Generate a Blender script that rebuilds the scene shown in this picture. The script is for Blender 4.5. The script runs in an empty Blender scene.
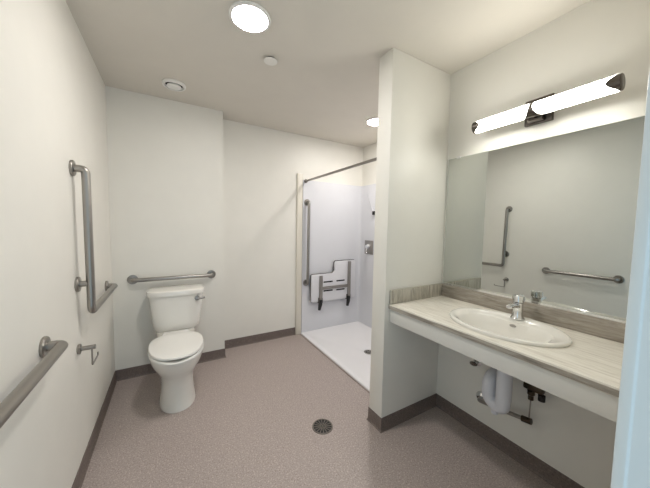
import bpy, bmesh, math, random
from mathutils import Vector, Matrix
PI = math.pi
S = bpy.context.scene
COL = S.collection
random.seed(3)

# ------------------------------------------------------------------ place
H = 2.4464          # ceiling
D1 = 2.8025         # wall behind the toilet
D2 = 2.9994         # recessed wall further right
X1 = 0.8903         # where the recess starts
XW = 1.6183         # free end of the wing wall
YW = 1.2668         # its room-side face
YB = YW + 0.1256    # its shower-side face
XR = 2.1743         # wall behind the vanity
XS = 2.75           # shower end wall
YF = 0.10           # inner face of the door wall
XC = 1.6489         # front edge of the counter
CT = 0.86           # counter top
BB = 0.0926         # baseboard height
XD = 0.9525         # latch-side face of the door opening

# ------------------------------------------------------------------ materials
def new_mat(name):
    m = bpy.data.materials.new(name); m.use_nodes = True
    nt = m.node_tree; b = nt.nodes['Principled BSDF']
    return m, nt, b
def lin(c):
    return tuple(((v/255+0.055)/1.055)**2.4 if v/255 > .04045 else v/255/12.92 for v in c) + (1,)
def plain(name, rgb, rough=.5, metal=0, bump=0, bscale=200, var=.03, vscale=6, coat=0, spec=.5):
    m, nt, b = new_mat(name)
    b.inputs['Roughness'].default_value = rough; b.inputs['Metallic'].default_value = metal
    b.inputs['Specular IOR Level'].default_value = spec
    if coat: b.inputs['Coat Weight'].default_value = coat; b.inputs['Coat Roughness'].default_value = .08
    tc = nt.nodes.new('ShaderNodeTexCoord')
    n = nt.nodes.new('ShaderNodeTexNoise'); n.inputs['Scale'].default_value = vscale; n.inputs['Detail'].default_value = 3
    nt.links.new(tc.outputs['Object'], n.inputs['Vector'])
    r = nt.nodes.new('ShaderNodeValToRGB')
    c = lin(rgb)
    r.color_ramp.elements[0].position = .3; r.color_ramp.elements[1].position = .7
    r.color_ramp.elements[0].color = tuple(v*(1-var) for v in c[:3])+(1,)
    r.color_ramp.elements[1].color = tuple(min(1, v*(1+var)) for v in c[:3])+(1,)
    nt.links.new(n.outputs['Fac'], r.inputs['Fac']); nt.links.new(r.outputs['Color'], b.inputs['Base Color'])
    if bump:
        n2 = nt.nodes.new('ShaderNodeTexNoise'); n2.inputs['Scale'].default_value = bscale; n2.inputs['Detail'].default_value = 2
        nt.links.new(tc.outputs['Object'], n2.inputs['Vector'])
        bp = nt.nodes.new('ShaderNodeBump'); bp.inputs['Strength'].default_value = bump; bp.inputs['Distance'].default_value = .002
        nt.links.new(n2.outputs['Fac'], bp.inputs['Height']); nt.links.new(bp.outputs['Normal'], b.inputs['Normal'])
    return m
def brushed(name, rgb, rough, axis):
    m, nt, b = new_mat(name)
    b.inputs['Metallic'].default_value = 1; b.inputs['Base Color'].default_value = lin(rgb)
    tc = nt.nodes.new('ShaderNodeTexCoord'); mp = nt.nodes.new('ShaderNodeMapping')
    mp.inputs['Scale'].default_value = axis
    n = nt.nodes.new('ShaderNodeTexNoise'); n.inputs['Scale'].default_value = 25; n.inputs['Detail'].default_value = 3
    nt.links.new(tc.outputs['Object'], mp.inputs['Vector']); nt.links.new(mp.outputs['Vector'], n.inputs['Vector'])
    mr = nt.nodes.new('ShaderNodeMapRange'); mr.inputs['To Min'].default_value = rough-.02; mr.inputs['To Max'].default_value = rough+.02
    nt.links.new(n.outputs['Fac'], mr.inputs['Value']); nt.links.new(mr.outputs['Result'], b.inputs['Roughness'])
    return m
def emit(name, rgb, strength):
    m, nt, b = new_mat(name)
    b.inputs['Base Color'].default_value = (.8, .8, .8, 1)
    b.inputs['Emission Color'].default_value = rgb+(1,); b.inputs['Emission Strength'].default_value = strength
    return m
def vinyl(name, base, light, dark, rough):
    """speckled sheet vinyl: fine pale and dark chips on a mauve-brown ground"""
    m, nt, b = new_mat(name)
    L = nt.links.new
    tc = nt.nodes.new('ShaderNodeTexCoord')
    def chips(scale, lo, hi):
        v = nt.nodes.new('ShaderNodeTexNoise'); v.inputs['Scale'].default_value = scale; v.inputs['Detail'].default_value = 2
        L(tc.outputs['Object'], v.inputs['Vector'])
        r = nt.nodes.new('ShaderNodeMapRange'); r.inputs['From Min'].default_value = lo; r.inputs['From Max'].default_value = hi
        L(v.outputs['Fac'], r.inputs['Value']); return r.outputs['Result']
    def mix(fac, a, c):
        x = nt.nodes.new('ShaderNodeMix'); x.data_type = 'RGBA'
        L(fac, x.inputs['Factor'])
        if isinstance(a, tuple): x.inputs['A'].default_value = a
        else: L(a, x.inputs['A'])
        x.inputs['B'].default_value = c
        return x.outputs['Result']
    c = mix(chips(115, .54, .66), lin(base), lin(light))
    c = mix(chips(150, .56, .70), c, lin(dark))
    L(c, b.inputs['Base Color'])
    b.inputs['Roughness'].default_value = rough; b.inputs['Specular IOR Level'].default_value = .4
    n2 = nt.nodes.new('ShaderNodeTexNoise'); n2.inputs['Scale'].default_value = 160
    L(tc.outputs['Object'], n2.inputs['Vector'])
    bp = nt.nodes.new('ShaderNodeBump'); bp.inputs['Strength'].default_value = .25; bp.inputs['Distance'].default_value = .002
    L(n2.outputs['Fac'], bp.inputs['Height']); L(bp.outputs['Normal'], b.inputs['Normal'])
    return m
def laminate(name, scale, cols):
    """streaky taupe laminate; the streaks run along the axis with the small scale"""
    m, nt, b = new_mat(name); L = nt.links.new
    tc = nt.nodes.new('ShaderNodeTexCoord'); mp = nt.nodes.new('ShaderNodeMapping'); mp.inputs['Scale'].default_value = scale
    L(tc.outputs['Object'], mp.inputs['Vector'])
    n = nt.nodes.new('ShaderNodeTexNoise'); n.inputs['Scale'].default_value = 1; n.inputs['Detail'].default_value = 8
    n.inputs['Roughness'].default_value = .68; n.inputs['Distortion'].default_value = .6
    L(mp.outputs['Vector'], n.inputs['Vector'])
    r = nt.nodes.new('ShaderNodeValToRGB')
    r.color_ramp.elements[0].position = .30; r.color_ramp.elements[0].color = lin(cols[0])
    r.color_ramp.elements[1].position = .70; r.color_ramp.elements[1].color = lin(cols[2])
    e = r.color_ramp.elements.new(.5); e.color = lin(cols[1])
    L(n.outputs['Fac'], r.inputs['Fac']); L(r.outputs['Color'], b.inputs['Base Color'])
    b.inputs['Roughness'].default_value = .38
    return m

WALL = (234, 231, 223)
M = dict(
    wall=plain('wall_paint', WALL, .42, bump=.12, bscale=260, var=.012, spec=.35),
    ceil=plain('ceiling_paint', (222, 216, 206), .8, bump=.15, bscale=220, var=.012, spec=.2),
    trim=plain('trim_paint', (224, 218, 204), .4, var=.01),
    frame=plain('door_frame_paint', (222, 222, 218), .35, var=.01),
    floor=vinyl('floor_vinyl', (172, 159, 153), (200, 187, 181), (130, 118, 113), .42),
    base=vinyl('baseboard_vinyl_shaded', (116, 104, 98), (134, 121, 115), (94, 83, 78), .45),  # the floor's vinyl, with the shade of upright faces put into the colour
    cap=plain('cap_strip', (150, 138, 131), .4),
    porcelain=plain('porcelain', (236, 233, 226), .12, var=.006, coat=.4),
    seatp=plain('seat_plastic', (238, 236, 231), .22, var=.005),
    acrylic=plain('shower_acrylic', (222, 222, 226), .16, var=.006, coat=.3),
    panw=plain('pan_acrylic', (240, 238, 239), .2, var=.006, coat=.3),
    white=plain('white_plastic', (238, 236, 232), .35, var=.01),
    bench=plain('bench_plastic', (222, 221, 224), .3, var=.01),
    sprinkler=plain('sprinkler_cover', (238, 235, 229), .45, var=.01),
    steel=brushed('brushed_steel', (160, 156, 151), .30, (1, 1, 1)),
    darksteel=brushed('satin_dark_steel', (146, 141, 136), .30, (1, 1, 1)),
    chrome=plain('chrome', (232, 233, 234), .10, metal=1, var=.005),
    nickel=plain('dark_nickel', (104, 98, 94), .25, metal=1, var=.02),
    black=plain('black_rubber', (26, 24, 23), .5),
    dark=plain('dark_cavity', (34, 31, 29), .7),
    brass=plain('dark_brass', (78, 68, 56), .3, metal=.8, var=.1),
    wrap=plain('pipe_wrap', (226, 226, 232), .55, bump=.2, bscale=40, var=.02),
    grate=plain('grate_metal', (122, 115, 107), .35, metal=.6),
    counter=laminate('counter_laminate', (60, 6, 60), ((196, 189, 177), (226, 221, 210), (240, 236, 227))),
    splash=laminate('splash_laminate', (60, 7, 70), ((124, 117, 107), (160, 152, 141), (188, 181, 170))),
    splashv=laminate('splash_end_laminate', (60, 60, 8), ((140, 133, 121), (180, 174, 161), (206, 200, 188))),
    apron=plain('apron_laminate', (222, 220, 214), .35, var=.01),
    lens=emit('downlight_lens', (1.0, .965, .93), 116),
    tube=emit('tube_diffuser', (1.0, .985, .91), 23),
)
mm, nt, b = new_mat('mirror_silver')
b.inputs['Metallic'].default_value = 1; b.inputs['Roughness'].default_value = 0
b.inputs['Base Color'].default_value = (.61, .63, .605, 1); M['mirror'] = mm
M['mirror_edge'] = plain('mirror_edge', (200, 206, 198), .15)

# ------------------------------------------------------------------ objects
ORG = {}
def finish(name, bm, mat, parent=None, origin=None, smooth=35):
    org = ORG[parent.name] if (parent and origin is None) else Vector(origin or (0, 0, 0))
    bmesh.ops.recalc_face_normals(bm, faces=bm.faces)
    bmesh.ops.translate(bm, verts=bm.verts, vec=-org)
    me = bpy.data.meshes.new(name); bm.to_mesh(me); bm.free()
    for p in me.polygons: p.use_smooth = True
    me.set_sharp_from_angle(angle=math.radians(smooth))
    me.materials.append(mat)
    o = bpy.data.objects.new(name, me); COL.objects.link(o)
    if parent:
        o.parent = parent; o.location = org - ORG[parent.name]
    else: o.location = org
    ORG[o.name] = org
    return o
def thing(name, label, cat, loc, group=None):
    o = bpy.data.objects.new(name, None); COL.objects.link(o)
    o.location = loc; o.empty_display_size = .05; ORG[o.name] = Vector(loc)
    tag(o, label, cat, group); return o
def tag(o, label, cat, group=None):
    o['label'] = label; o['category'] = cat
    if group: o['group'] = group
def struct(name, bm, mat):
    o = finish(name, bm, mat); o['kind'] = 'structure'; return o

# ------------------------------------------------------------------ shapes
def box(bm, x0, x1, y0, y1, z0, z1, bev=0, seg=2):
    t = bmesh.new()
    bmesh.ops.create_cube(t, size=1)
    for v in t.verts:
        v.co = Vector(((x0+x1)/2+v.co.x*(x1-x0), (y0+y1)/2+v.co.y*(y1-y0), (z0+z1)/2+v.co.z*(z1-z0)))
    if bev: bmesh.ops.bevel(t, geom=t.edges[:], offset=bev, segments=seg, profile=.5, affect='EDGES', clamp_overlap=True)
    merge(bm, t)
def merge(bm, t, mat=None):
    if mat: bmesh.ops.transform(t, matrix=mat, verts=t.verts)
    me = bpy.data.meshes.new('tmp'); t.to_mesh(me); t.free(); bm.from_mesh(me); bpy.data.meshes.remove(me)
def loft(bm, rings, cap0=True, cap1=True, closed=False):
    vs = [[bm.verts.new(p) for p in r] for r in rings]
    n = len(vs[0]); pairs = list(zip(vs, vs[1:]))
    if closed: pairs.append((vs[-1], vs[0]))
    for a, c in pairs:
        for i in range(n): bm.faces.new((a[i], a[(i+1) % n], c[(i+1) % n], c[i]))
    if not closed:
        if cap0: bm.faces.new(list(reversed(vs[0])))
        if cap1: bm.faces.new(vs[-1])
def lathe(bm, prof, centre, axis='z', n=32, sign=1):
    """prof: (radius, height along axis)"""
    c = Vector(centre); rings = []
    for r, h in prof:
        ring = []
        for k in range(n):
            a = 2*PI*k/n; u, v = max(r, 1e-4)*math.cos(a), max(r, 1e-4)*math.sin(a)
            d = {'z': (u, v, h*sign), 'x': (h*sign, u, v), 'y': (v, h*sign, u)}[axis]
            ring.append(c+Vector(d))
        rings.append(ring)
    loft(bm, rings)
def fillet(pts, r, seg=8):
    pts = [Vector(p) for p in pts]; out = [pts[0]]
    for a, p, c in zip(pts, pts[1:], pts[2:]):
        d1 = (a-p).normalized(); d2 = (c-p).normalized()
        ang = d1.angle(d2)
        if ang > PI-.01: out.append(p); continue
        t = min(r/math.tan(ang/2), (a-p).length*.49, (c-p).length*.49); rr = t*math.tan(ang/2)
        cen = p+(d1+d2).normalized()*(rr/math.sin(ang/2))
        s, e = p+d1*t-cen, p+d2*t-cen
        ax = s.cross(e).normalized(); tot = s.angle(e)
        for k in range(seg+1): out.append(cen+Matrix.Rotation(tot*k/seg, 3, ax) @ s)
    out.append(pts[-1]); return out
def tube(bm, pts, r, fr=0, n=20, seg=8):
    P = fillet(pts, fr, seg) if fr else [Vector(p) for p in pts]
    T = []
    for i in range(len(P)):
        a = P[max(i-1, 0)]; c = P[min(i+1, len(P)-1)]; T.append((c-a).normalized())
    up = Vector((0, 0, 1)) if abs(T[0].z) < .9 else Vector((1, 0, 0))
    u = T[0].cross(up).normalized(); rings = []
    for i, p in enumerate(P):
        u = (u-T[i]*u.dot(T[i])).normalized(); v = T[i].cross(u)
        rr = r[i] if isinstance(r, (list, tuple)) else r
        rings.append([p+u*rr*math.cos(2*PI*k/n)+v*rr*math.sin(2*PI*k/n) for k in range(n)])
    loft(bm, rings)
def prism(bm, outline, axis, d0, d1, bev=0, seg=2):
    """outline: 2-D polygon in the plane across axis, pushed from d0 to d1"""
    def P(u, v, d): return {'y': (u, d, v), 'x': (d, u, v), 'z': (u, v, d)}[axis]
    t = bmesh.new()
    loft(t, [[P(u, v, d0) for u, v in outline], [P(u, v, d1) for u, v in outline]])
    if bev:
        bmesh.ops.recalc_face_normals(t, faces=t.faces)
        es = [e for e in t.edges if len(e.link_faces) == 2 and e.calc_face_angle(0) > .7]
        bmesh.ops.bevel(t, geom=es, offset=bev, segments=seg, profile=.5, affect='EDGES', clamp_overlap=True)
    merge(bm, t)
def round_poly(pts, radii, seg=6):
    out = []; n = len(pts)
    for i in range(n):
        p = Vector((*pts[i], 0)); a = Vector((*pts[i-1], 0)); c = Vector((*pts[(i+1) % n], 0)); r = radii[i]
        if r <= 0: out.append((p.x, p.y)); continue
        for q in fillet([a, p, c], r, seg)[1:-1]: out.append((q.x, q.y))
    return out
def sellipse(cx, cy, a, bf, bb, z, n=48, e=2.0, ef=None):
    """superellipse ring; bf = reach towards -y, bb = reach towards +y"""
    ring = []
    for k in range(n):
        t = 2*PI*k/n; c, s = math.cos(t), math.sin(t)
        ee = (ef or e) if s < 0 else e
        x = a*math.copysign(abs(c)**(2/ee), c); y = (bf if s < 0 else bb)*math.copysign(abs(s)**(2/ee), s)
        ring.append(Vector((cx+x, cy+y, z)))
    return ring

# ------------------------------------------------------------------ the room
T = .1
bm = bmesh.new(); box(bm, -T, XS+T, -.25, D2+T, -.08, 0); struct('floor', bm, M['floor'])
bm = bmesh.new(); box(bm, -T, XS+T, -.05, D2+T, H, H+.08); struct('ceiling', bm, M['ceil'])
bm = bmesh.new(); box(bm, -T, 0, -.05, D2+T, 0, H); struct('wall_left', bm, M['wall'])
bm = bmesh.new(); box(bm, 0, X1, D1, D2+T, 0, H); struct('wall_back', bm, M['wall'])
bm = bmesh.new(); box(bm, X1, XS+T, D2, D2+T, 0, H); struct('wall_back_recess', bm, M['wall'])
bm = bmesh.new(); box(bm, XS, XS+T, YB, D2, 0, H); struct('wall_shower_end', bm, M['wall'])
bm = bmesh.new(); box(bm, XW, XS+T, YW, YB, 0, H, .003, 2); struct('wall_wing', bm, M['wall'])
bm = bmesh.new(); box(bm, XR, XR+T, -.05, YW, 0, H); struct('wall_right', bm, M['wall'])
YO = -.05
bm = bmesh.new()
box(bm, XD+.03, XR, YO, YF-.004, 0, H)
box(bm, .0, XD+.03, YO, YF-.004, 2.15, H)
struct('wall_front', bm, M['wall'])
# painted metal door frame lining the opening the picture was taken from
bm = bmesh.new()
stop = [(XD, YF), (XD, .088), (XD+.0025, .086), (XD+.0025, YO-.02), (XD+.05, YO-.02), (XD+.05, YO), (XD+.03, YO), (XD+.03, YF-.004), (XD+.05, YF-.004), (XD+.05, YF)]
prism(bm, stop, 'z', 0, 2.12, .0012)
prism(bm, [(.04-(x-XD), y) for x, y in stop if True][::-1] if False else [(.04, YF), (.04, YO-.02), (.0, YO-.02), (.0, YF)], 'z', 0, 2.12, .0012)
box(bm, .0, XD+.05, YO-.02, YF, 2.12, 2.15, .0012)
struct('door_1', bm, M['frame'])

# coved sheet-vinyl baseboards, mitred at every corner
COVE = [(0, 0), (0, BB), (.0035, BB), (.0045, .024)]+[(.0045+.008*(1-math.cos(a)), .024-.0225*math.sin(a)) for a in [PI/2*k/5 for k in range(1, 6)]]+[(.0125, 0)]
def mitred(path):
    """path: floor polyline with the room on the right; yields start/end profile rings per segment"""
    P = [Vector((*p, 0)) for p in path]; N = []
    for a, c in zip(P, P[1:]):
        d = (c-a).normalized(); N.append(Vector((d.y, -d.x, 0)))
    off = []
    for i in range(len(P)):
        if i == 0: off.append(N[0])
        elif i == len(P)-1: off.append(N[-1])
        else: off.append((N[i-1]+N[i])/(1+N[i-1].dot(N[i])))
    for i in range(len(P)-1):
        yield [[P[j]+off[j]*u+Vector((0, 0, z)) for u, z in COVE] for j in (i, i+1)]
for nm, (r0, r1) in zip(('baseboard_left', 'baseboard_back', 'baseboard_jog', 'baseboard_recess'),
                        mitred([(0, YF), (0, D1), (X1, D1), (X1, D2), (1.757, D2)])):
    bm = bmesh.new(); loft(bm, [r0, r1]); struct(nm, bm, M['base'])
for nm, (r0, r1) in zip(('baseboard_wing_back', 'baseboard_wing_end', 'baseboard_wing', 'baseboard_right', 'baseboard_front'),
                        mitred([(1.82, YB), (XW, YB), (XW, YW), (XR, YW), (XR, YF), (XD+.05, YF)])):
    bm = bmesh.new(); loft(bm, [r0, r1]); struct(nm, bm, M['base'])
# painted upright trim that closes the shower stall against the recessed wall
bm = bmesh.new(); box(bm, 1.760, 1.832, D2-.022, D2, 0, 1.985, .004); struct('trim_1', bm, M['trim'])
bm = bmesh.new(); box(bm, 1.812, 1.8245, YB, D2-.022, 0, .005, .002); struct('trim_2', bm, M['cap'])

# ------------------------------------------------------------------ ceiling
def downlight(x, y, label):
    t = thing('ceiling_downlight', label, 'ceiling light', (x, y, H), 'round ceiling downlights')
    bm = bmesh.new()
    lathe(bm, [(.075, 0), (.104, 0), (.107, .003), (.106, .008), (.100, .012), (.091, .0125), (.0905, .006), (.075, .005)], (x, y, H), 'z', 64, -1)
    finish('trim_ring', bm, M['white'], t)
    bm = bmesh.new()
    lathe(bm, [(.001, .0055), (.088, .0055), (.0895, .009), (.087, .0125), (.06, .0145), (.001, .0155)], (x, y, H), 'z', 64, -1)
    finish('lens', bm, M['lens'], t)
downlight(.812, 1.487, 'glowing round downlight in the ceiling over the room, nearest the camera')
downlight(2.285, 2.19, 'glowing round downlight in the ceiling inside the shower, half behind the wing wall')

t = thing('sprinkler_cover', 'small flat round off-white sprinkler cover plate on the ceiling behind the downlight', 'sprinkler', (1.02, 1.775, H))
bm = bmesh.new(); lathe(bm, [(.001, 0), (.030, 0), (.030, .012), (.001, .012)], (1.02, 1.775, H), 'z', 32, -1); finish('collar', bm, M['dark'], t)
bm = bmesh.new(); lathe(bm, [(.001, .012), (.043, .012), (.0445, .0135), (.0435, .0155), (.001, .018)], (1.02, 1.775, H), 'z', 48, -1); finish('cover_plate', bm, M['sprinkler'], t)

vx, vy = .475, 2.475
t = thing('exhaust_vent', 'round white exhaust vent with a dark ring slot on the ceiling above the toilet', 'vent', (vx, vy, H))
bm = bmesh.new(); lathe(bm, [(.062, 0), (.080, 0), (.0825, .004), (.0815, .016), (.076, .022), (.068, .022), (.064, .016), (.062, .002)], (vx, vy, H), 'z', 48, -1); finish('rim', bm, M['white'], t)
bm = bmesh.new(); lathe(bm, [(.001, 0), (.0625, 0), (.0625, .004), (.001, .004)], (vx, vy, H), 'z', 48, -1); finish('throat', bm, M['dark'], t)
bm = bmesh.new(); lathe(bm, [(.001, .010), (.044, .012), (.050, .018), (.0505, .022), (.047, .026), (.03, .030), (.001, .031)], (vx, vy, H), 'z', 48, -1); finish('centre_disc', bm, M['white'], t)
for k in range(3):
    a = 2*PI*k/3+.5; bm = bmesh.new()
    tube(bm, [(vx+.050*math.cos(a), vy+.050*math.sin(a), H-.014), (vx+.066*math.cos(a), vy+.066*math.sin(a), H-.014)], .004, n=10)
    finish('spoke', bm, M['white'], t)

# ------------------------------------------------------------------ grab bars
BR = .0185
def flange(t, c, axis, sign):
    bm = bmesh.new()
    lathe(bm, [(.001, -.001), (.0385, -.001), (.040, .002), (.040, .009), (.037, .0125), (.023, .014), (.001, .014)], c, axis, 40, sign)
    finish('flange', bm, M['steel'], t)
t = thing('grab_bar', 'long level steel grab bar on the left wall, nearest the camera at the picture edge', 'grab bar', (0, 1.105, .88), 'steel grab bars')
bm = bmesh.new(); tube(bm, [(.010, 1.393, .876), (.058, 1.393, .876), (.058, .793, .876), (.010, .793, .876)], BR, .034, 24, 10); finish('bar', bm, M['steel'], t)
for y in (1.393, .793): flange(t, (0, y, .876), 'x', 1)
t = thing('grab_bar', 'L-shaped steel grab bar on the left wall above the toilet paper holder', 'grab bar', (0, 1.84, .876), 'steel grab bars')
bm = bmesh.new(); tube(bm, [(.010, 1.835, 1.628), (.056, 1.835, 1.628), (.056, 1.845, .876), (.056, 2.552, .876), (.010, 2.552, .876)], BR, .036, 24, 10); finish('bar', bm, M['steel'], t)
bm = bmesh.new(); tube(bm, [(.010, 1.842, 1.03), (.052, 1.842, 1.03)], .015, n=20); finish('middle_post', bm, M['steel'], t)
for y, z in ((1.835, 1.628), (1.842, 1.03), (2.552, .876)): flange(t, (0, y, z), 'x', 1)
t = thing('grab_bar', 'level steel grab bar on the back wall just above the toilet tank', 'grab bar', (.456, D1, .869), 'steel grab bars')
bm = bmesh.new(); tube(bm, [(.142, D1-.010, .869), (.142, D1-.058, .869), (.770, D1-.058, .869), (.770, D1-.010, .869)], BR*.92, .034, 24, 10); finish('bar', bm, M['steel'], t)
for x in (.142, .770): flange(t, (x, D1, .869), 'y', -1)
YP = D2-.028           # face of the shower back panel
t = thing('grab_bar', 'upright steel grab bar inside the shower, left of the folding seat', 'grab bar', (1.888, YP, .64), 'steel grab bars')
bm = bmesh.new(); tube(bm, [(1.888, YP-.010, 1.645), (1.888, YP-.055, 1.645), (1.884, YP-.055, .65), (1.884, YP-.010, .65)], BR*.9, .034, 24, 10); finish('bar', bm, M['steel'], t)
for x, z in ((1.888, 1.645), (1.884, .65)): flange(t, (x, YP, z), 'y', -1)

# ------------------------------------------------------------------ toilet paper holder
py, pz = 1.815, .692
t = thing('toilet_paper_holder', 'empty steel toilet paper holder on the left wall below the L-shaped grab bar', 'toilet paper holder', (0, py, pz))
bm = bmesh.new(); lathe(bm, [(.001, -.001), (.024, -.001), (.026, .002), (.026, .010), (.023, .012), (.001, .012)], (0, py, pz), 'x', 32); finish('flange', bm, M['steel'], t)
bm = bmesh.new(); tube(bm, [(.010, py, pz), (.072, py, pz)], .0115, n=20); finish('post', bm, M['steel'], t)
bm = bmesh.new(); tube(bm, [(.056, py, pz-.006), (.056, py, pz-.098), (.056, py+.125, pz-.098), (.056, py+.125, pz-.080)], .0042, .008, 12, 5); finish('wire_arm', bm, M['steel'], t)

# ------------------------------------------------------------------ toilet
tx = .458
t = thing('toilet', 'white two-piece floor toilet with closed lid against the back wall', 'toilet', (tx, 2.4, 0))
bm = bmesh.new()
prof = [(0, .124, 2.112, 2.60), (.012, .125, 2.110, 2.60), (.03, .121, 2.118, 2.60), (.10, .112, 2.130, 2.60), (.17, .108, 2.134, 2.60), (.22, .113, 2.122, 2.60),
        (.26, .126, 2.098, 2.61), (.30, .150, 2.066, 2.62), (.335, .168, 2.042, 2.63), (.37, .179, 2.025, 2.64), (.395, .183, 2.018, 2.64), (.405, .182, 2.018, 2.64), (.409, .176, 2.024, 2.635)]
loft(bm, [sellipse(tx, 2.30, a, 2.30-y0, y1-2.30, z, 56, 2.7 if z > .28 else 3.0, 2.15) for z, a, y0, y1 in prof])
bowl = finish('bowl', bm, M['porcelain'], t)
bm = bmesh.new()       # shelf under the tank
loft(bm, [sellipse(tx, 2.68, a, .12, .085, z, 40, 4) for z, a in ((.30, .10), (.36, .135), (.405, .15), (.437, .148))])
finish('tank_shelf', bm, M['porcelain'], t)
bm = bmesh.new()
tkx = tx+.012
tk = [(.436, .150, .075), (.442, .166, .088), (.46, .176, .096), (.50, .184, .099), (.62, .198, .103), (.745, .211, .107)]
loft(bm, [sellipse(tkx, 2.668, a, d, .10, z, 64, 5.5, 3.4) for z, a, d in tk])
tank = finish('tank', bm, M['porcelain'], t)
bm = bmesh.new()
ld = [(.744, .211, .107, .100), (.747, .222, .118, .110), (.775, .224, .120, .112), (.784, .220, .117, .110), (.789, .208, .106, .10), (.791, .19, .09, .09)]
loft(bm, [sellipse(tkx, 2.668, a, d, d2, z, 64, 5.5, 3.4) for z, a, d, d2 in ld])
lid = finish('tank_lid', bm, M['porcelain'], t)
bm = bmesh.new(); lathe(bm, [(.001, 0), (.006, 0), (.006, .0012), (.001, .0014)], (tx-.004, 2.575, .7878), 'z', 20); finish('logo_dot', bm, M['dark'], lid)
lx, ly, lz = tkx+.155, 2.572, .706
bm = bmesh.new(); lathe(bm, [(.001, -.012), (.020, -.012), (.022, .004), (.018, .012), (.001, .014)], (lx, ly, lz), 'y', 28, -1)
lev = finish('flush_lever', bm, M['steel'], t)
bm = bmesh.new(); tube(bm, [(lx, ly-.018, lz), (lx+.03, ly-.022, lz+.002), (lx+.060, ly-.020, lz+.004)], [.0105, .009, .0105], n=16); finish('handle', bm, M['steel'], lev)
# seat: open-front ring under a full cover
cy0 = 2.30
bm = bmesh.new()
def sp(th, a, f, bk, e=2.25):
    c, s = math.cos(th), math.sin(th); r = f if s < 0 else bk
    return (tx+a*math.copysign(abs(c)**(2/e), c), cy0+r*math.copysign(abs(s)**(2/e), s))
sec = [(1.0, .414), (1.0, .426), (.985, .432), (.70, .432), (.66, .424), (.68, .412), (.97, .410)]
rings = []
for k in range(72):
    th = 2*PI*k/72; d = .013*math.exp(-((th-1.5*PI)/.42)**2)      # shallow dip under the front of the lid
    rings.append([Vector((*sp(th, .187*q, .303*q, .215*q), z-(d if z > .42 else 0))) for q, z in sec])
loft(bm, rings, closed=True); finish('seat', bm, M['seatp'], t)
bm = bmesh.new()
cv = [(.97, .4345), (1.0, .438), (1.0, .446), (.985, .452), (.93, .455), (.6, .458), (.2, .459)]
loft(bm, [[Vector((*sp(2*PI*k/64, (.183*s), .288*s, .20*s, 2.3), z)) for k in range(64)] for s, z in cv])
finish('seat_lid', bm, M['seatp'], t)
bm = bmesh.new()
prism(bm, round_poly([(tx-.125, 2.40), (tx+.125, 2.40), (tx+.085, 2.545), (tx-.085, 2.545)], [.01, .01, .02, .02]), 'z', .425, .452, .005)
finish('seat_hinge', bm, M['seatp'], t)
# ------------------------------------------------------------------ shower
t = thing('shower_stall', 'white acrylic shower stall with low floor pan and smooth panels', 'shower', (2.28, 2.2, 0))
x0p, x1p, y0p, y1p = 1.8255, XS-.001, YB+.001, D2-.001
cxp, cyp, rdr = 2.268, 2.185, .05
def rect_ring(x0, x1, y0, y1, z, n=64):
    out = []
    for k in range(n):
        a = 2*PI*k/n+PI/4; c, s = math.cos(a), math.sin(a); q = 1/max(abs(c), abs(s))
        u, v = c*q, s*q
        out.append(Vector(((x0+x1)/2+u*(x1-x0)/2, (y0+y1)/2+v*(y1-y0)/2, z)))
    return out
bm = bmesh.new()
circ = lambda r, z: [Vector((cxp+r*math.cos(2*PI*k/64+PI/4), cyp+r*math.sin(2*PI*k/64+PI/4), z)) for k in range(64)]
loft(bm, [rect_ring(x0p, x1p, y0p, y1p, .0), rect_ring(x0p, x1p, y0p, y1p, .012), rect_ring(x0p+.006, x1p, y0p, y1p, .018), rect_ring(x0p+.05, x1p-.04, y0p+.04, y1p-.04, .020),
          rect_ring(x0p+.075, x1p-.07, y0p+.07, y1p-.07, .013), circ(.06, .006), circ(.05, .004)])
finish('pan', bm, M['panw'], t)
bm = bmesh.new(); lathe(bm, [(.001, .004), (.05, .004), (.052, .007), (.047, .0085), (.001, .009)], (cxp, cyp, 0), 'z', 40); dg = finish('drain_cover', bm, M['steel'], t)
for k in range(6):
    a = 2*PI*k/6; bm = bmesh.new(); lathe(bm, [(.001, .0085), (.007, .0085), (.007, .0096), (.001, .0098)], (cxp+.028*math.cos(a), cyp+.028*math.sin(a), 0), 'z', 12); finish('drain_hole', bm, M['dark'], dg)
ZT = 1.915
def panel(name, u0, u1, build):
    bm = bmesh.new(); build(bm); finish(name, bm, M['acrylic'], t)
# L-shaped wall panel: back and end in one moulded shell with rounded inner corner
px = XS-.030
def shell(z):
    inner = [(1.834, YP)]+[(p.x, p.y) for p in fillet([(1.834, YP, 0), (px, YP, 0), (px, YB+.028, 0)], .035, 8)[1:-1]]
    inner += [(p.x, p.y) for p in fillet([(px, YP, 0), (px, YB+.028, 0), (1.834, YB+.028, 0)], .035, 8)[1:-1]]+[(1.834, YB+.028)]
    outer = [(1.834, YB+.001), (XS-.001, YB+.001), (XS-.001, D2-.001), (1.834, D2-.001)]
    return [Vector((x, y, z)) for x, y in inner+outer]
bm = bmesh.new(); loft(bm, [shell(.014), shell(ZT-.006), shell(ZT)]); finish('wall_panels', bm, M['acrylic'], t, smooth=50)

t = thing('shower_rod', 'slim dark steel curtain rod running high across the shower opening', 'curtain rod', (1.868, 2.2, 1.9))
bm = bmesh.new(); tube(bm, [(1.868, YB+.032, 1.902), (1.868, YP-.004, 1.902)], .0125, n=20); finish('rod', bm, M['steel'], t)
for y, s in ((YP, -1), (YB+.028, 1)):
    bm = bmesh.new(); lathe(bm, [(.001, 0), (.024, 0), (.024, .006), (.017, .012), (.017, .026), (.001, .026)], (1.868, y, 1.902), 'y', 28, s); finish('flange', bm, M['darksteel'], t)

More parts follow.
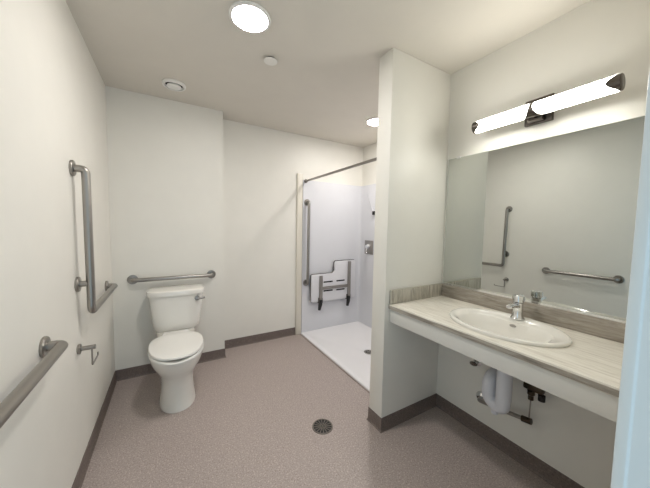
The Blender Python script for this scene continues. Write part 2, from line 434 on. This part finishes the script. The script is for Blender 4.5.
# folded-up shower seat on the back panel
t = thing('folding_bench', 'white folding shower seat raised against the shower wall, with L-shaped panel', 'bench', (2.27, YP, .3))
o = [(1.935, .40), (2.600, .40), (2.600, .908), (2.272, .908), (2.272, .752), (1.935, .752)]
o = round_poly(o, [.022, .022, .022, .03, .05, .022])
ys0, ys1 = YP-.062, YP-.038
bm = bmesh.new(); prism(bm, o, 'y', ys0, ys1, .003); pan_o = finish('bench_panel', bm, M['bench'], t)
bm = bmesh.new()
prism(bm, round_poly([(1.929, .394), (2.606, .394), (2.606, .914), (2.266, .914), (2.266, .758), (1.929, .758)], [.026, .026, .026, .034, .046, .026]), 'y', ys1, ys1+.008, .002); finish('back_edge', bm, M['nickel'], pan_o)
for xa, xb, z in ((2.105, 2.245, .648), (2.298, 2.430, .648), (2.105, 2.245, .534), (2.298, 2.432, .530)):
    bm = bmesh.new(); prism(bm, round_poly([(xa, z-.009), (xb, z-.009), (xb, z+.009), (xa, z+.009)], [.008]*4, 4), 'y', ys0-.0012, ys0+.003); finish('slot', bm, M['dark'], pan_o)
for x, zt in ((2.062, .735), (2.492, .900)):
    bm = bmesh.new(); box(bm, x-.021, x+.021, ys0-.026, ys0-.002, .42, zt, .006); lg = finish('leg', bm, M['steel'], t)
    bm = bmesh.new(); tube(bm, [(x-.003, ys0-.018, .43), (x-.010, ys0-.02, .37), (x-.02, ys0-.014, .300)], [.022, .025, .017], n=16); finish('foot', bm, M['black'], lg)
    bm = bmesh.new(); box(bm, x-.032, x+.032, YP-.078, YP, .385, .455, .008); finish('hinge_bracket', bm, M['nickel'], t)
bm = bmesh.new(); box(bm, 2.083, 2.471, ys0-.022, ys0-.001, .555, .592, .005); finish('cross_bar', bm, M['steel'], t)

# valve and hand shower on the end panel
t = thing('shower_valve', 'square steel shower valve plate on the shower end wall', 'shower valve', (px, 2.77, 1.09))
bm = bmesh.new(); box(bm, px-.010, px, 2.69, 2.86, .995, 1.18, .005); pl = finish('valve_plate', bm, M['steel'], t)
bm = bmesh.new(); lathe(bm, [(.001, .008), (.034, .008), (.034, .03), (.026, .05), (.001, .052)], (px, 2.775, 1.098), 'x', 28, -1); kn = finish('knob', bm, M['chrome'], t)
bm = bmesh.new(); tube(bm, [(px-.04, 2.775, 1.09), (px-.05, 2.77, 1.045), (px-.058, 2.755, 1.02)], [.010, .009, .011], n=14); finish('lever', bm, M['chrome'], kn)
t = thing('hand_shower', 'hand shower with pale hose on the shower end wall above the valve plate', 'hand shower', (px, 2.70, 1.5))
bm = bmesh.new(); tube(bm, fillet([(px-.008, 2.83, 1.80), (px-.014, 2.775, 1.70), (px-.02, 2.69, 1.56)], .2), .0035, n=10); finish('hose', bm, M['acrylic'], t)
bm = bmesh.new(); lathe(bm, [(.001, 0), (.012, 0), (.012, .006), (.006, .012), (.001, .012)], (px, 2.83, 1.80), 'x', 20, -1); finish('wall_elbow', bm, M['acrylic'], t)
bm = bmesh.new(); box(bm, px-.035, px, 2.672, 2.70, 1.515, 1.565, .008); finish('holder', bm, M['black'], t)

# ------------------------------------------------------------------ floor drain
fx, fy = 1.300, 1.492
t = thing('floor_drain', 'round dark slotted drain grate set in the brown vinyl floor', 'floor drain', (fx, fy, 0))
bm = bmesh.new(); lathe(bm, [(.001, 0), (.066, 0), (.066, .0015), (.001, .0015)], (fx, fy, 0), 'z', 48); finish('sump', bm, M['black'], t)
bm = bmesh.new()
for ra, rb in ((.062, .069), (.014, .017)):
    rings = [[Vector((fx+r*math.cos(2*PI*k/48), fy+r*math.sin(2*PI*k/48), z)) for k in range(48)] for r, z in ((ra, .001), (ra, .004), (rb, .004), (rb+.002, 0))]
    loft(bm, rings, closed=True)
for k in range(16):
    a = 2*PI*k/16; q = bmesh.new(); box(q, .016, .063, -.0024, .0024, .001, .0038)
    merge(bm, q, Matrix.Translation((fx, fy, 0)) @ Matrix.Rotation(a, 4, 'Z'))
lathe(bm, [(.001, .001), (.0075, .001), (.0075, .004), (.001, .0045)], (fx, fy, 0), 'z', 16)
finish('grate', bm, M['grate'], t)

# ------------------------------------------------------------------ vanity
cyy, y_end = .69, YF
t = thing('vanity_counter', 'wall-hung vanity counter of streaky taupe laminate with white apron', 'counter', (1.9, cyy, CT))
ex, ey, ax_, ay_ = 1.903, .701, .192, .252
xa, xb, ya, yb = XC, XR-.002, y_end+.002, YW-.002
angs = sorted(set([2*PI*k/72 for k in range(72)]+[math.atan2(y-ey, x-ex) % (2*PI) for x in (xa, xb) for y in (ya, yb)]))
def rr(x0, x1, y0, y1, z):
    out = []
    for a in angs:
        c, s = math.cos(a), math.sin(a); k = 1e9
        if abs(c) > 1e-9: k = min(k, ((x1 if c > 0 else x0)-ex)/c)
        if abs(s) > 1e-9: k = min(k, ((y1 if s > 0 else y0)-ey)/s)
        out.append(Vector((ex+c*k, ey+s*k, z)))
    return out
el = lambda z: [Vector((ex+ax_*math.cos(a), ey+ay_*math.sin(a), z)) for a in angs]
bm = bmesh.new()
TH = .034
loft(bm, [rr(xa+.004, xb, ya, yb, CT-TH), rr(xa, xb, ya, yb, CT-TH+.005), rr(xa, xb, ya, yb, CT-.009), rr(xa+.003, xb, ya, yb, CT-.002), rr(xa+.009, xb, ya, yb, CT), el(CT), el(CT-TH)], closed=True)
finish('countertop', bm, M['counter'], t)
bm = bmesh.new(); box(bm, XC-.0008, XC+.003, ya, yb, CT-TH+.004, CT-.0085, .0006); finish('edge_band', bm, M['splash'], t)
BS = .950
bm = bmesh.new(); box(bm, XR-.0195, XR-.001, y_end+.003, YW-.002, CT, BS, .003); finish('backsplash', bm, M['splash'], t)
bm = bmesh.new(); box(bm, XC+.004, XR-.0195, YW-.0195, YW-.001, CT, BS, .003); finish('end_splash', bm, M['splashv'], t)
bm = bmesh.new(); box(bm, XC+.012, XC+.031, y_end+.003, YW-.002, .7394, CT-TH, .002); finish('apron', bm, M['apron'], t)
bm = bmesh.new(); box(bm, XC+.031, XR-.002, YW-.03, YW-.002, .775, CT-TH, .002); finish('support_cleat', bm, M['apron'], t)

# sink
t = thing('sink', 'white oval drop-in sink set in the taupe counter', 'sink', (ex, ey, CT))
def se(sc, z, dx=0, e=2.0, fx_=1, fy_=1):
    out = []
    for k in range(72):
        a = 2*PI*k/72; c, s = math.cos(a), math.sin(a)
        out.append(Vector((ex+dx+.209*sc*fx_*math.copysign(abs(c)**(2/e), c), ey+.268*sc*fy_*math.copysign(abs(s)**(2/e), s), z)))
    return out
bm = bmesh.new()
loft(bm, [se(.99, CT+.0005), se(1.0, CT+.006), se(.992, CT+.013), se(.97, CT+.017), se(.94, CT+.0175), se(.90, CT+.014, -.004, 2.0),
          se(.84, CT+.008, -.022, 2.25, .84, .94), se(.80, CT-.002, -.024, 2.4, .80, .94), se(.74, CT-.035, -.024, 2.5, .79, .92), se(.66, CT-.075, -.022, 2.5, .78, .90), se(.52, CT-.105, -.018, 2.4, .8, .9),
          se(.30, CT-.118, -.012, 2.2), se(.10, CT-.122, -.01), se(.06, CT-.124, -.01),
          se(.06, CT-.140, -.01), se(.30, CT-.136, -.012, 2.2), se(.58, CT-.115, -.018, 2.4, .8, .9), se(.72, CT-.08, -.022, 2.4, .8, .9), se(.80, CT-.035, -.02, 2.3, .84, .93), se(.84, CT-.01, -.012, 2.2, .88, .95), se(.86, CT+.0003)], closed=True)
finish('basin', bm, M['porcelain'], t)
bm = bmesh.new(); lathe(bm, [(.001, 0), (.021, 0), (.022, .002), (.018, .003), (.001, .002)], (ex-.01, ey, CT-.1235), 'z', 28); finish('drain_ring', bm, M['chrome'], t)
bm = bmesh.new()
q = bmesh.new(); lathe(q, [(.001, -.004), (.010, -.004), (.011, .001), (.008, .0022), (.001, .0016)], (0, 0, 0), 'z', 24)
merge(bm, q, Matrix.Translation((ex+.103, ey, CT-.018)) @ Matrix.Rotation(math.radians(-70), 4, 'Y') @ Matrix.Diagonal((.7, 1.5, 1, 1)))
finish('overflow', bm, M['steel'], t)

# faucet
qx, qy, qz = 2.058, .705, CT+.0125
t = thing('faucet', 'short chrome single-handle faucet standing on the back rim of the sink', 'faucet', (qx, qy, qz))
bm = bmesh.new(); lathe(bm, [(.001, 0), (.032, 0), (.033, .004), (.029, .009), (.026, .020), (.0235, .05), (.0235, .088), (.021, .091), (.001, .091)], (qx, qy, qz), 'z', 36); bd = finish('body', bm, M['chrome'], t)
bm = bmesh.new()
def rrect(c, w, h, n=24, e=3.2):
    return [Vector(c)+Vector((0, w*math.copysign(abs(math.cos(2*PI*k/n))**(2/e), math.cos(2*PI*k/n)), h*math.copysign(abs(math.sin(2*PI*k/n))**(2/e), math.sin(2*PI*k/n)))) for k in range(n)]
loft(bm, [rrect((qx+.005, qy, qz+.066), .019, .018), rrect((qx-.03, qy, qz+.075), .0165, .012), rrect((qx-.070, qy, qz+.079), .0155, .010), rrect((qx-.098, qy, qz+.077), .0145, .009), rrect((qx-.102, qy, qz+.075), .010, .006)])
finish('spout', bm, M['chrome'], t)
bm = bmesh.new(); lathe(bm, [(.001, .093), (.0255, .093), (.028, .096), (.028, .122), (.026, .127), (.015, .130), (.001, .131)], (qx, qy, qz), 'z', 36); hd = finish('handle', bm, M['chrome'], t)
bm = bmesh.new(); lathe(bm, [(.001, .088), (.0225, .088), (.0225, .0945), (.001, .0945)], (qx, qy, qz), 'z', 32); finish('collar', bm, M['nickel'], t)
bm = bmesh.new(); tube(bm, [(qx+.01, qy, qz+.118), (qx+.036, qy, qz+.124)], [.008, .006], n=14); finish('lever', bm, M['chrome'], hd)

# ------------------------------------------------------------------ plumbing under the counter
wx, wy = 1.985, .715
t = thing('sink_trap', 'white wrapped drain trap hanging below the sink under the counter', 'drain trap', (wx, wy, .36))
bm = bmesh.new(); tube(bm, [(wx, wy, .715), (wx, wy, .43)], .037, n=24); finish('tailpiece', bm, M['wrap'], t)
bm = bmesh.new(); tube(bm, [(wx, wy, .435), (wx, wy, .375), (wx+.02, wy+.088, .375), (wx+.02, wy+.088, .50), (XR-.008, wy+.10, .515)], .0355, .048, 24, 10); finish('trap_bend', bm, M['wrap'], t)
bm = bmesh.new(); lathe(bm, [(.001, .03), (.018, .03), (.018, .005), (.014, 0), (.001, 0)], (wx+.01, wy+.045, .318), 'z', 20); finish('cleanout_plug', bm, M['wrap'], t)
bm = bmesh.new(); tube(bm, [(wx, wy, .7195), (wx, wy, .69)], .020, n=20); finish('drain_tail', bm, M['chrome'], t)
bm = bmesh.new(); lathe(bm, [(.001, 0), (.05, 0), (.05, .004), (.038, .012), (.001, .012)], (XR, wy+.10, .515), 'x', 28, -1); finish('escutcheon', bm, M['chrome'], t)

t = thing('supply_pipe', 'steel water pipe leaving a round wall flange low under the counter', 'pipe', (XR, .93, .258))
bm = bmesh.new(); lathe(bm, [(.001, -.001), (.036, -.001), (.036, .004), (.026, .014), (.014, .018), (.001, .018)], (XR, .930, .258), 'x', 32, -1); finish('wall_flange', bm, M['chrome'], t)
bm = bmesh.new(); tube(bm, [(XR-.010, .930, .258), (XR-.058, .915, .264), (XR-.066, .645, .312)], .0115, .016, 16, 6); finish('pipe', bm, M['steel'], t)
bm = bmesh.new(); tube(bm, [(XR-.066, .672, .307), (XR-.066, .628, .315)], .0165, n=14); finish('end_fitting', bm, M['brass'], t)
bm = bmesh.new(); tube(bm, [(XR-.066, .640, .318), (XR-.064, .638, .44)], .0035, n=10); finish('riser', bm, M['steel'], t)

t = thing('mixing_valve', 'dark brass mixing valve under the counter, right of the white trap', 'valve', (XR, .63, .49))
bm = bmesh.new(); box(bm, XR-.088, XR-.046, .580, .672, .492, .530, .010); finish('body', bm, M['brass'], t)
for y in (.590, .662):
    bm = bmesh.new(); lathe(bm, [(.001, 0), (.020, 0), (.020, .022), (.014, .03), (.001, .03)], (XR-.068, y, .535), 'z', 8); finish('nut', bm, M['brass'], t)
    bm = bmesh.new(); tube(bm, [(XR-.068, y, .56), (XR-.068, y, .72)], .006, n=10); finish('hose', bm, M['steel'], t)
bm = bmesh.new(); lathe(bm, [(.001, 0), (.018, 0), (.018, .02), (.013, .026), (.013, .05), (.001, .05)], (XR-.066, .638, .486), 'z', 10, -1); finish('outlet', bm, M['brass'], t)
bm = bmesh.new(); lathe(bm, [(.001, 0), (.016, 0), (.016, .03), (.001, .032)], (XR-.066, .590, .486), 'z', 12, -1); finish('stem', bm, M['black'], t)
bm = bmesh.new(); tube(bm, [(XR, .625, .512), (XR-.05, .625, .512)], .012, n=14); finish('wall_stub', bm, M['steel'], t)

t = thing('shutoff_valve', 'small chrome shutoff valve on the wall, left of the white trap', 'valve', (XR, .96, .478))
bm = bmesh.new(); lathe(bm, [(.001, 0), (.028, 0), (.027, .004), (.012, .010), (.012, .045), (.001, .045)], (XR, .968, .478), 'x', 24, -1); finish('stub', bm, M['chrome'], t)
bm = bmesh.new(); q = bmesh.new(); lathe(q, [(.001, 0), (.018, 0), (.019, .006), (.016, .012), (.001, .013)], (0, 0, 0), 'x', 24, -1)
merge(bm, q, Matrix.Translation((XR-.044, .968, .478)) @ Matrix.Diagonal((1, 1.3, .7, 1))); finish('handle', bm, M['nickel'], t)
bm = bmesh.new(); tube(bm, [(XR-.028, .968, .484), (XR-.03, .96, .60), (XR-.05, .80, .70)], .005, .05, 10); finish('hose', bm, M['steel'], t)

# ------------------------------------------------------------------ mirror
t = thing('wall_mirror', 'wide frameless mirror on the wall above the vanity counter', 'mirror', (XR, .69, .967))
mz0, mz1, my0, my1 = .9605, 1.846, y_end+.004, YW-.022
ROT = math.radians(.3)     # shimmed out a little further at the wing-wall end
MR = Matrix.Translation((XR, my0, 0)) @ Matrix.Rotation(ROT, 4, 'Z') @ Matrix.Translation((-XR, -my0, 0))
bm = bmesh.new(); prism(bm, [(XR-.0005, my0), (XR-.0055, my0), (XR-.0055-(my1-my0)*math.tan(ROT), my1), (XR-.0005, my1)], 'z', mz0, mz1); finish('backing', bm, M['mirror_edge'], t)
bm = bmesh.new(); q = bmesh.new(); box(q, XR-.0062, XR-.0054, my0+.002, my1-.002, mz0+.002, mz1-.002); merge(bm, q, MR); finish('glass', bm, M['mirror'], t)
bm = bmesh.new(); box(bm, XR-.020, XR-.0005, 1.155, 1.18, mz1-.006, mz1+.008, .002); finish('clip', bm, M['white'], t)
bm = bmesh.new(); prism(bm, [(XR-.0005, my0), (XR-.011, my0), (XR-.011-(my1-my0)*math.tan(ROT)*.8, my1), (XR-.0005, my1)], 'z', BS+.0005, mz0+.001); finish('bottom_channel', bm, M['chrome'], t)

# ------------------------------------------------------------------ vanity light
tyc, tz, txx, tr = .70, 1.981, XR-.098, .0325
t = thing('vanity_light', 'glowing tube wall light with dark end caps above the mirror', 'wall light', (XR, tyc, tz))
bm = bmesh.new(); box(bm, XR-.022, XR+.001, tyc-.052, tyc+.075, tz-.050, tz+.084, .003); finish('backplate', bm, M['nickel'], t)
bm = bmesh.new(); box(bm, txx+tr-.004, XR-.02, tyc-.022, tyc+.042, tz-.045, tz-.012, .004); finish('bracket_arm', bm, M['nickel'], t)
y0t, y1t = .383, 1.014
bm = bmesh.new(); lathe(bm, [(.001, y0t+.006), (tr, y0t+.006), (tr, tyc), (tr, y1t-.006), (.001, y1t-.006)], (txx, 0, tz), 'y', 40); finish('tube_diffuser', bm, M['tube'], t)
bm = bmesh.new(); n = 24        # opaque spine: the tube shines into the room only
rings = []
for y in (y0t+.004, y1t-.004):
    th = [math.radians(-14+174*k/n) for k in range(n+1)]
    rings.append([Vector((txx+(tr+.003)*math.sin(a), y, tz+(tr+.003)*math.cos(a))) for a in th]+[Vector((txx+(tr+.0006)*math.sin(a), y, tz+(tr+.0006)*math.cos(a))) for a in reversed(th)])
loft(bm, rings); finish('back_spine', bm, M['white'], t)
bm = bmesh.new()
rings = [[Vector((txx+r*math.sin(2*PI*k/40), y, tz+r*math.cos(2*PI*k/40))) for k in range(40)] for r, y in ((tr+.0005, tyc-.005), (tr+.004, tyc-.005), (tr+.004, tyc+.011), (tr+.0005, tyc+.011))]
loft(bm, rings, closed=True); finish('band', bm, M['nickel'], t)
bm = bmesh.new()        # flared saddle under the tube
rings = []
for k in range(13):
    th = math.radians(150+140*k/12)
    w = .008+.046*(1-k/12)**1.6
    c = lambda r, y: Vector((txx+r*math.sin(th+PI/2)*1.0, y, tz+r*math.cos(th+0)*1.0))
    rings.append([Vector((txx-(tr+q)*math.sin(th-PI), tyc+.003+s*w, tz+(tr+q)*math.cos(th-PI)*-1 if False else tz+(tr+q)*math.cos(th))) for q, s in ((.0008, -1), (.004, -1), (.004, 1), (.0008, 1))])
loft(bm, rings); finish('saddle', bm, M['nickel'], t)
for yc, s in ((y0t, 1), (y1t, -1)):
    bm = bmesh.new(); n = 40
    def L(k):
        th = 2*PI*k/n; return .010+.036*max(0, math.cos(th+PI/2))**2.5     # tongue on the room side
    def ring(r, f): return [Vector((txx+r*math.sin(2*PI*k/n), yc+s*f(k), tz+r*math.cos(2*PI*k/n))) for k in range(n)]
    loft(bm, [ring(.001, lambda k: 0), ring(tr-.001, lambda k: 0), ring(tr+.002, lambda k: .002), ring(tr+.002, L), ring(tr+.0005, L), ring(tr+.0003, lambda k: .004), ring(.001, lambda k: .005)])
    finish('end_cap', bm, M['nickel'], t)

# ------------------------------------------------------------------ daylight through the door opening
w = bpy.data.worlds.new('World'); S.world = w; w.use_nodes = True
bg = w.node_tree.nodes['Background']; bg.inputs['Color'].default_value = (.60, .83, 1.0, 1); bg.inputs['Strength'].default_value = .85

# ------------------------------------------------------------------ camera
cd = bpy.data.cameras.new('camera'); cam = bpy.data.objects.new('camera', cd); COL.objects.link(cam)
cd.sensor_fit = 'HORIZONTAL'; cd.sensor_width = 36; cd.lens = 267.11*36/650; cd.clip_start = .01
r = Vector((0.86521567, -0.5010914, 0.01758547)); u = Vector((0.01750492, 0.06523927, 0.9977161)); f = Vector((0.50109422, 0.86293178, -0.0652176))
mw = Matrix((r, u, -f)).transposed().to_4x4(); mw.translation = Vector((.4275, 0, 1.3544)); cam.matrix_world = mw
S.camera = cam
S.view_settings.view_transform = 'Standard'; S.view_settings.look = 'None'; S.view_settings.gamma = 1
S.view_settings.use_curve_mapping = False; S.view_settings.exposure = 0.5
